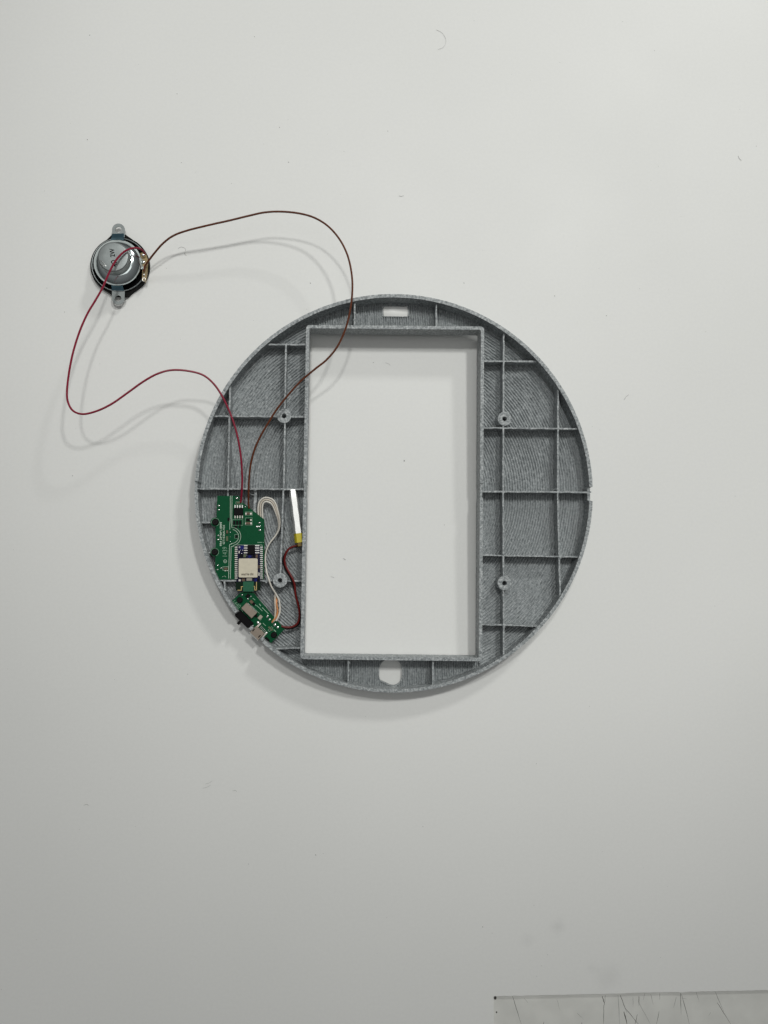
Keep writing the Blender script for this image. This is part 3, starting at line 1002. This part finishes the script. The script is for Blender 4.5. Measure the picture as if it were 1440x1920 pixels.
small_part('antenna_mask', B, 800, 1180, 1060, 1425, .08, mat('green_mask_patch', (.003, .10, .045), .4), mod, MRT, ZM, .02)
for pts in (((670, 1395), (757, 1395), (757, 1305), (800, 1305)), ((1060, 1300), (1085, 1300), (1085, 1390), (1128, 1390), (1128, 1190))):
    m = MB(); line(m, [B(*p) for p in pts], .5 * MM, ZM * MM); m.build('antenna_trace', GOLD, mod, MRT)
for k in range(16):
    v = 340 + k * 50.5
    small_part('module_pad', B, 595, v - 14, 665, v + 14, .45, TIN, mod, MRT, ZT + .5, .08)
    small_part('module_pad', B, 1215, v - 14, 1285, v + 14, .75, SOLDER, mod, MRT, ZT + .2, .1)
small_part('chip', B, 915, 285, 1090, 515, 1.3, CHIP, mod, MRT, ZM, .2)
for k in range(4):
    v = 303 + k * 58
    small_part('chip_pin', B, 820, v - 13, 915, v + 13, .35, TIN, mod, MRT, ZM, .05)
    small_part('chip_pin', B, 1095, v - 15, 1200, v + 15, .4, SOLDER, mod, MRT, ZM, .05)
small_part('blue_patch', B, 730, 300, 820, 400, .05, BLUE, mod, MRT, ZM, .01)
c = B(712, 342); MB().blob((*c, ZM * MM), .75 * MM, .75 * MM, .12 * MM).build('pin_mark', mat('pin_mark_grey', (.35, .36, .42), .5), mod, MRT)
for (u0, v0, u1, v1, mm) in ((720, 510, 790, 590, CHIP), (810, 510, 870, 590, mat('olive_chip', (.1, .12, .06), .5)), (1110, 520, 1160, 600, BRCHIP), (930, 540, 1000, 600, BLUE), (1040, 530, 1090, 590, CHIP),
                             (690, 1125, 745, 1175, TIN), (770, 1110, 850, 1175, BRCHIP), (1080, 1110, 1140, 1180, BLUE), (1150, 1110, 1200, 1170, CHIP), (1175, 780, 1205, 860, BRCHIP), (1175, 960, 1205, 1040, TIN), (690, 430, 720, 490, TIN)):
    small_part('resistor', B, u0, v0, u1, v1, .5, mm, mod, MRT, ZM, .06)
for (u, v) in ((790, 408), (765, 500), (885, 540), (740, 408), (715, 1155), (1100, 1165)):
    MB().blob((*B(u, v), ZM * MM), .35 * MM, .3 * MM, .25 * MM).build('solder_joint', SOLDER, mod, MRT)
small_part('connector', B, 885, 1090, 1020, 1160, .8, mat('grey_beige_part', (.36, .33, .27), .5), mod, MRT, ZM, .1)
sa_, sb_ = B(700, 1080), B(1165, 615)
can = small_part('shield_can', B, 712, 628, 1152, 1070, 1.9, CANST, mod, MRT, ZM, .3)
st = MB().prism(rrect(sa_[0], sa_[1], sb_[0], sb_[1], .9 * MM, 4), (ZM + 1.9) * MM, (ZM + 2.0) * MM).build('sticker', STICKER, mod, MRT)
st['label'] = 'cream square sticker with a printed line of characters'
text_mesh('ISJS-BLE909', 'lettering', 1.9 * MM, B(915, 1003), math.pi, (ZM + 2.0) * MM + .00002, INK, mod, MRT, .00005, 1.0)

# ------------------------------------------------------------------ small circuit board with switch and socket
ZC = 14.6; ZCb = 13.4


def D(u, v):      # zoom of (425,1100)+120
    return L2(425 + u * 120 / 1440, 1100 + v * 120 / 1440, ZC)


root2 = P(482, 1160, 0); root2.z = ZCb * MM
sb2 = thing('circuit_board', root2, 'small slanted green circuit board with slide switch and metal USB socket', 'circuit board')
R2 = tuple(root2)
edge_in = spline([(*D(610, 140), 0), (*D(740, 300), 0), (*D(880, 460), 0), (*D(1030, 640), 0), (*D(1130, 760), 0), (*D(1310, 950), 0)], 4)
o2 = [D(85, 345), D(320, 130), D(460, 100)] + [(p.x, p.y) for p in edge_in] + [D(1000, 1265), D(930, 1200), D(830, 1150), D(600, 900), D(480, 800), D(250, 580)]
b2 = MB().prism(o2, ZCb * MM, ZC * MM).build('board', GREEN, sb2, R2)
b2.data.materials.append(BOARDEDGE)
for p in b2.data.polygons:
    if abs(p.normal.z) < .5: p.material_index = 1
zs2 = ZC * MM + .00001
ddir = (Vector(D(715, 1195)) - Vector(D(535, 1020))).normalized()     # along the socket mouth, down to the right
dper = Vector((ddir.y, -ddir.x))                                       # out of the frame, down to the left
if dper.x > 0: dper = -dper
px_mm = 120 / 1440 / 2.46


def obox(name, u, v, lu, lv, h, mm, z=ZC, bev=.12, parent=sb2):
    """box turned with the board, sizes in zoom pixels: along the edge, across"""
    return MB().box(D(u, v), ddir, lu * px_mm / 2 * MM, lv * px_mm / 2 * MM, z * MM, (z + h) * MM, bev * MM).build(name, mm, parent, R2)


# switch
sw = obox('slide_switch', 400, 720, 440, 150, 2.6, CHIP, ZC - 1.0, .25)
MB().box(D(350, 770), ddir, 400 * px_mm / 2 * MM, 30 * px_mm * MM, (ZC - .8) * MM, (ZC + 1.2) * MM, .0002).build('switch_front', CHIP, sw, R2)
MB().box(D(290, 800), dper, 110 * px_mm / 2 * MM, 62 * px_mm / 2 * MM, (ZC - .5) * MM, (ZC + 1.1) * MM, .0002).build('switch_knob', CHIP, sw, R2)
canu = obox('switch_can', 515, 530, 330, 170, 3.4, CANST, ZC, .2)
MB().box(D(590, 465), ddir, 290 * px_mm / 2 * MM, 12 * px_mm / 2 * MM, (ZC + 1.5) * MM, (ZC + 3.45) * MM, .0001).build('folded_lip', SOLDER, canu, R2)
# socket
us = obox('usb_socket', 690, 1040, 262, 215, 2.7, CANST, ZC - .3, .25)
us['label'] = 'metal micro USB socket with two latch holes'
tip = D(620, 1110)
MB().box(D(618, 1110), ddir, 268 * px_mm / 2 * MM, 22 * px_mm / 2 * MM, (ZC - .3) * MM, (ZC + 2.5) * MM, .0002).build('socket_mouth', SOLDER, us, R2)
for (u, v) in ((614, 970), (745, 1108)):
    MB().box(D(u, v), dper, 72 * px_mm / 2 * MM, 24 * px_mm / 2 * MM, (ZC + 2.3) * MM, (ZC + 2.45) * MM).build('latch_hole', CHIP, us, R2)
for k in range(5):
    u, v = 770 + k * 22, 905 + k * 24
    MB().box(D(u, v), dper, 68 * px_mm / 2 * MM, 11 * px_mm / 2 * MM, ZC * MM, (ZC + .5) * MM, .00005).build('socket_pin', SOLDER, us, R2)
for (u, v, a, b_) in ((710, 810, 1.5, 1.1), (900, 1035, 1.2, .8), (835, 1130, 1.0, .6), (590, 880, .9, .7)):
    MB().blob((*D(u, v), ZC * MM), a * MM, b_ * MM, .8 * MM, -.8).build('solder_joint', SOLDER, sb2, R2)
obox('socket_tab', 720, 870, 40, 130, .9, TIN, ZC, .1)
obox('socket_tab', 850, 1085, 40, 120, .9, TIN, ZC, .1)
# other parts
for (u, v, a, b_, mm, h) in ((480, 205, 70, 90, CHIP, .9), (755, 690, 70, 100, mat('grey_beige_part', (.36, .33, .27), .5), .6), (560, 340, 80, 60, BRCHIP, .6), (610, 390, 60, 60, CHIP, .6), (660, 655, 70, 50, CHIP, .8),
                             (900, 1195, 110, 90, CHIP, .8), (985, 945, 120, 40, mat('olive_chip', (.1, .12, .06), .5), .4)):
    obox('resistor', u, v, a, b_, h, mm, ZC, .08)
for (u, v, rx, ry) in ((545, 220, .8, .55), (480, 275, .8, .6), (350, 185, .8, .6), (915, 670, 1.25, .8), (965, 740, 1.15, .75), (1033, 795, 1.25, .85), (1085, 860, 1.3, 1.1), (1150, 915, 1.15, .95)):
    MB().blob((*D(u, v), ZC * MM), rx * MM, ry * MM, .55 * MM, .9).build('solder_joint', SOLDER, sb2, R2)
for (u, v) in ((297, 300), (1065, 1085)):
    c = D(u, v)
    s = MB().lathe(c, [(2.3 * MM, ZC * MM), (2.3 * MM, (ZC + .7) * MM), (1.8 * MM, (ZC + 1.2) * MM)], 20).build('screw', SCREWB, sb2, R2)
    MB().box(c, (1, .6), 1.2 * MM, .25 * MM, (ZC + 1.18) * MM, (ZC + 1.24) * MM).build('cross_slot', CHIP, s, R2)
    MB().lathe(c, [(2.6 * MM, (ZF - 1.9) * MM), (2.6 * MM, ZCb * MM)], 20).build('standoff', PLA, frame, FR)
for (px, py) in ((404, 979), (403.5, 1035)):
    c = L2(px, py, LOWR)
    MB().lathe(c, [(2.9 * MM, (ZF - 1.9) * MM), (2.9 * MM, LOWR * MM)], 20).build('standoff', PLA, frame, FR)
dang = math.atan2(ddir.y, ddir.x)
text_mesh('1440', 'lettering', 5.0 * MM, D(215, 395), dang, zs2, SILKD, sb2, R2, -.0001, .75)
for pts, w in ((((680, 425), (800, 545)), .4), (((800, 470), (940, 610)), .5), (((735, 390), (765, 430)), .6), (((560, 430), (640, 510), (735, 600)), .25), (((815, 820), (880, 880)), .4), (((1065, 970), (1105, 1010)), .6),
               (((1005, 900), (1050, 930), (965, 1010), (930, 980), (1005, 900)), .22), (((740, 640), (800, 690), (760, 760)), .25), (((590, 260), (640, 300)), .4), (((640, 400), (665, 430)), .5), (((330, 515), (365, 555)), .5)):
    m = MB(); line(m, [D(*p) for p in pts], w * MM, zs2); m.build('printed_line', SILKD, sb2, R2)

# ------------------------------------------------------------------ battery
ba, bb = P(548.5, 922, 19), P(558.5, 1001, 19)
ax = (bb - ba).normalized(); bw = Vector((-ax.y, ax.x, 0))
broot = P(553, 965, ZF); 
bat = thing('pouch_battery', broot, 'slim silver foil pouch battery with yellow taped end standing on edge', 'battery')
BR = tuple(broot)


def pouch(t0, t1, name, mm, grow=0.0, hw=3.2, parent=bat):
    """standing pouch section: flattened body with a narrow rounded top, from t0 to t1 along the axis (mm)"""
    prof = [(-hw, 8.2), (-hw - .1, 12), (-hw, 16.5), (-hw * .88, 18.4), (-hw * .74, 19.1), (hw * .42, 19.2), (hw * .7, 18.3), (hw, 16.6), (hw + .1, 12), (hw, 8.2)]
    mb = MB(); vs = []; n = len(prof); k = 10
    for i in range(k + 1):
        t = t0 + (t1 - t0) * i / k
        e = min(1, (t - t0 + .8) / 1.6) if grow == 0 else 1
        for (x, z) in prof:
            wob = .12 * math.sin(t * .55 + x)
            vs.append(ba + ax * t * MM + bw * (-(x * (e ** .4) * (1 + grow)) + wob) * MM + Vector((0, 0, (8.2 + (z - 8.2) * (.9 + .1 * e) + grow * 2) * MM - ba.z)))
    fs = [(i * n + j, (i + 1) * n + j, (i + 1) * n + j + 1, i * n + j + 1) for i in range(k) for j in range(n - 1)]
    fs += [tuple(range(n)), tuple(range((k + 1) * n - 1, k * n - 1, -1))]
    mb.add(vs, fs, True)
    return mb.build(name, mm, parent, BR)


Lb = (bb - ba).length / MM
pouch(-1.5, Lb, 'cell', FOIL)
pouch(Lb - .4, Lb + 6.6, 'yellow_tape', KAPTON, .05)
pouch(Lb + 6.5, Lb + 9.4, 'protection_board', DKAPTON, -.2, 2.8)

# ------------------------------------------------------------------ wires


def wire(name, pts, r, mm, label=None, cat='wire', parent=None, root=None, seg=8):
    o = MB().tube(spline([P(x, y, z) for x, y, z in pts], 8), r * MM, seg)
    o = o.build(name, mm, parent, root)
    if label: tag(o, label, cat)
    return o


LEAN[0] = False
wire('red_wire', [(451.3, 942, 15.3), (452, 936, 16), (453, 925, 18), (454, 900, 21.5), (452.5, 865, 24.5), (448, 832, 26), (441, 802, 27), (430, 771, 28), (416, 742, 30), (400, 719, 32), (380, 703, 34), (352, 695.5, 36), (322, 694, 37), (295, 701, 38),
                  (268, 716, 38), (240, 736, 38), (210, 757, 38), (182, 770.5, 38), (156, 776.5, 37.5), (138, 771, 37), (128.5, 757, 36.5), (125.5, 738, 36), (128.5, 705, 35), (136, 665, 34), (148, 625, 33), (163, 590, 32), (179, 563, 31), (192, 540, 30),
                  (203, 515, 28), (213, 495, 26), (224, 480, 24.6), (236, 470, 23.5), (250, 465.2, 21), (261, 466, 17), (268, 470.5, 13), (272, 477, 9.5)], .75, RED,
     'thin red wire looping low across the table from speaker to board')
wire('brown_wire', [(467, 953, 15.2), (466, 944, 15.8), (466, 930, 18), (467, 900, 21.5), (470, 871, 23.5), (478, 841, 25), (490, 815, 26.5), (503, 793, 27.5), (518, 769, 28.5), (535, 747, 29.5), (561, 717.5, 31), (590, 692.5, 33), (613, 674, 34), (633, 649, 35), (648, 616, 35),
                    (656.5, 582, 35), (660.5, 548, 34), (659.5, 515, 33), (652, 480, 32), (637.5, 450, 31), (616, 425, 30), (590, 408.5, 29), (560, 400, 28), (525, 396.8, 27), (495, 398.5, 26), (465, 405, 25), (430, 413.5, 24), (390, 422.5, 23), (352, 432, 21),
                    (325, 442, 19), (305, 457, 17), (290, 474, 14), (278.5, 489, 11), (272, 499, 9), (269.5, 509, 8)], .75, BROWN,
     'thin brown wire arching high from speaker over the frame rim to board')
# white cable: three sheathed strands side by side, ends stripped
LEAN[0] = True
croot = P(510, 1000, ZF)
cable = thing('white_cable', croot, 'white three-strand cable looped between the two green circuit boards', 'cable')
base = [(486, 990, 13.6), (484.5, 968, 13.8), (484, 952, 14.4), (487, 940, 14.6), (497, 933, 14.8), (510, 936, 14.8), (517, 945, 14.6), (521, 958, 14.4), (525, 975, 14.2), (524, 990, 14), (517, 1004, 13.6), (506, 1018, 13.4), (499.5, 1032, 13.4), (497.5, 1048, 13.6), (499.5, 1070, 14.6), (504, 1086, 17.6), (509, 1100, 17), (517, 1113, 15.5), (523, 1125, 15), (525, 1138, 15)]
strand_off = [[(0, 0), (0, 0), (0, 0), (0, 0), (0, 0)], [(3.6, 0)] * 5, [(7, 0)] * 5]
NB = len(base)
for k, mm in enumerate((WHITEW, CREAMW, WHITEW)):
    pts = []
    for i, (x, y, z) in enumerate(base):
        t = i / (NB - 1)
        # strands lie flat side by side in the loop, then stack on edge further down
        sp = 1 if t < .28 else max(0.0, 1 - (t - .28) / .25)
        x0 = base[max(0, i - 1)]; x1 = base[min(NB - 1, i + 1)]
        d = Vector((x1[0] - x0[0], x1[1] - x0[1])).normalized()
        nrm = Vector((-d.y, d.x))
        o = k * 3.9 * sp + (0 if sp > 0 else 0)
        pts.append((x + nrm.x * o, y + nrm.y * o, z - (1 - sp) * k * 1.45))
    wire('strand', pts, .62, mm, parent=cable, root=tuple(croot))
ends = [([(525, 1138, 15), (524.5, 1148, 15), (521, 1158, 15), (517.5, 1164, 14.9)], WHITEW), ([(516.5, 1112, 14), (515.5, 1126, 14.6), (516.5, 1142, 15), (515.5, 1158, 15), (513, 1165, 14.9)], CREAMW),
        ([(519, 1120, 13), (518.5, 1132, 15), (520.5, 1145, 15.4), (518, 1156, 15.2), (510, 1167, 14.9)], ORANGEW)]
for pts, mm in ends:
    wire('stripped_end', pts, .72, mm, parent=cable, root=tuple(croot))
# battery lead
lroot = P(552, 1100, ZF)
lead = thing('battery_lead', lroot, 'twin red and black battery lead running along the window wall', 'cable')
lp = [(560.5, 1023, 15), (552, 1024, 15.6), (542, 1029, 15.8), (536, 1038, 15.6), (533.6, 1050, 15.4), (536, 1062, 15.6), (543, 1075, 16.6), (549, 1086, 17.6), (552.5, 1098, 17.4), (554, 1115, 16.5), (558, 1130, 15.5), (561, 1145, 15), (561, 1160, 15), (556.5, 1170, 15), (547, 1175.5, 15), (536, 1176, 15), (528, 1174, 14.8)]
wire('red_strand', lp, .8, DRED, parent=lead, root=tuple(lroot))
lb = []
for i, (x, y, z) in enumerate(lp):
    x0 = lp[max(0, i - 1)]; x1 = lp[min(len(lp) - 1, i + 1)]
    d = Vector((x1[0] - x0[0], x1[1] - x0[1])).normalized(); n = Vector((d.y, -d.x)) * -1
    s = -1 if 2 < i < 9 else (1 if i > 11 else .2)
    s = {0: .6, 1: .4, 2: 0, 3: -.3}.get(i, s)
    lb.append((x + n.x * 2.6 * s * -1, y + n.y * 2.6 * s * -1, z - 1.1))
wire('black_strand', lb, .8, BLACKW, parent=lead, root=tuple(lroot))

# ------------------------------------------------------------------ loudspeaker
LEAN[0] = False
sc = P(225.7, 499, 2)
SP = (sc.x, sc.y, 0)
spk = thing('speaker', SP, 'small round silver speaker lying face down with two mounting ears', 'speaker')
cx, cy = sc.x, sc.y
S = lambda r, a: (cx + r * MM * math.cos(math.radians(a)), cy + r * MM * math.sin(math.radians(a)))
eT = P(222, 430.5, 5); eB = P(221.7, 559.5, 5)
# gasket: round with shoulders running out to the ears
gl = []
for a in np.linspace(-62, 62, 40): gl.append(S(22.6, a))
gl += [(eT.x + 5.2 * MM, cy + 24.5 * MM), (eT.x - 5.2 * MM, cy + 24.5 * MM)]
for a in np.linspace(118, 242, 40): gl.append(S(22.6, a))
gl += [(eB.x - 4.6 * MM, cy - 23.6 * MM), (eB.x + 6.5 * MM, cy - 24.4 * MM)]
MB().prism(gl, 0, 3.6 * MM).build('gasket', RUBBER, spk, SP)
MB().lathe((cx, cy), [(21.3 * MM, 3.5 * MM), (21.4 * MM, 5.0 * MM), (21.1 * MM, 5.25 * MM), (20.7 * MM, 5.2 * MM), (20.5 * MM, 3.55 * MM)], 72, close_top=False).build('basket_rim', EARST, spk, SP)
MB().lathe((cx, cy), [(20.2 * MM, 3.7 * MM), (16 * MM, 4.2 * MM), (12 * MM, 7 * MM)], 48).build('cone', CONE, spk, SP)


def ear(e, s, name):
    r = 4.85 * MM; n = 24
    loop = arc((e.x, e.y), r, 0 if s > 0 else math.pi, math.pi if s > 0 else 2 * math.pi, n)
    yin = cy + s * 20.8 * MM
    loop += [(e.x - s * r, yin), (e.x + s * r, yin)]
    hole_ = [(e.x + 2.4 * MM * math.cos(2 * math.pi * k / 20), e.y + 2.4 * MM * math.sin(2 * math.pi * k / 20)) for k in range(20)]
    return holed_prism(loop, [hole_], 4.3 * MM, 5.0 * MM).build(name, EARST, spk, SP)


ear(eT, 1, 'mounting_ear'); ear(eB, -1, 'mounting_ear')


def strap(a, w0, w1, r0, r1, z0, z1, mm):
    d = Vector((math.cos(math.radians(a)), math.sin(math.radians(a)))); p = Vector((-d.y, d.x)); c = Vector((cx, cy))
    th = .7
    vs = []
    for (r, w, z) in ((r0, w0, z0), ((r0 * .55 + r1 * .45), w1, z0 + (z1 - z0) * .25), (r1, w1, z1)):
        for sgn in (-1, 1):
            for dz in (0, -th):
                q = c + d * r * MM + p * sgn * w * MM
                vs.append((q.x, q.y, (z + dz) * MM))
    fs = []
    for i in (0, 4):
        fs += [(i, i + 2, i + 6, i + 4), (i + 1, i + 5, i + 7, i + 3), (i, i + 4, i + 5, i + 1), (i + 2, i + 3, i + 7, i + 6)]
    fs += [(0, 1, 3, 2), (8, 10, 11, 9)]
    return MB().add(vs, fs).build('basket_strap', mm, spk, SP)


strap(93, 4.6, 4.9, 24.6, 16.6, 5.3, 9.4, BLUEST)
strap(268, 4.8, 4.4, 20.6, 16.6, 5.2, 9.2, BLUEST)
strap(180, 4.4, 4.2, 20.4, 16.6, 5.2, 9.2, STEEL)
strap(0, 4.4, 4.2, 20.4, 16.6, 5.2, 9.2, STEEL)
cup = [(17.3, 8.0), (17.9, 8.3), (18.15, 8.9), (18.0, 9.6), (17.5, 10.5), (16.8, 11.3), (15.8, 12.3), (14.7, 13.2), (13.6, 13.9), (12.7, 14.3), (11.5, 14.5)]
MB().lathe((cx, cy), [(r * MM, z * MM) for r, z in cup], 72, close_bottom=True).build('magnet_shoulder', STEEL, spk, SP)
capp = [(12.0, 14.2), (11.8, 19.4), (11.6, 20.3), (11.2, 20.85), (10.8, 21.05), (10.5, 21.1), (6, 21.15), (.5, 21.15)]
cap = MB().lathe((cx, cy), [(r * MM, z * MM) for r, z in capp], 72).build('magnet_cap', CAPST, spk, SP)
cc_ = P(213, 493, 21.2)
text_mesh('4Ω', 'lettering', 5.2 * MM, L2(214.5, 493.5, 21.2), math.radians(97), 21.22 * MM, CHIP, cap, SP, .00014, .8)
text_mesh('2W', 'lettering', 5.0 * MM, L2(211, 474, 21.2), math.radians(97), 21.22 * MM, CHIP, cap, SP, .00010, .85)
for (pts) in (((186, 488), (191, 490), (196, 495), (199, 500)), ((188, 494), (192, 497), (196, 499))):
    MB().tube(spline([P(a, b, 21.1) for a, b in pts], 5), [.05 * MM] + [.3 * MM] * 5 + [.3 * MM] * (len(pts) * 5 - 5 - 5 - 1) + [.05 * MM], 6).build('dent_glint', SOLDER, cap, SP)  # glint on a dented cap, put in as bright metal slivers
# terminal board at the right edge with two eyelets
tb = [L2(263, 474, 7), L2(272, 473, 7), L2(276, 486, 7), L2(275, 510, 7), L2(271.5, 528, 7), L2(266, 524, 7), L2(267, 500, 7)]
t = MB().prism(tb, 3.6 * MM, 6.6 * MM).build('terminal_board', TERM, spk, SP)
for (px, py, rx, ry) in ((269.5, 491, 1.2, 1.5), (269, 503, 1.0, 2.0), (268, 478, 1.3, 1.2), (270, 515, .8, 1.2)):
    c = L2(px, py, 7); MB().blob((*c, 6.6 * MM), rx * MM, ry * MM, .9 * MM).build('solder_joint', SOLDER, t, SP)
c = L2(270, 524, 7)
MB().tube([(c[0] + 1.0 * MM * math.cos(k * math.pi / 6), c[1] + 1.6 * MM * math.sin(k * math.pi / 6), 6.9 * MM) for k in range(13)], .3 * MM, 6).build('eyelet', TIN, t, SP)
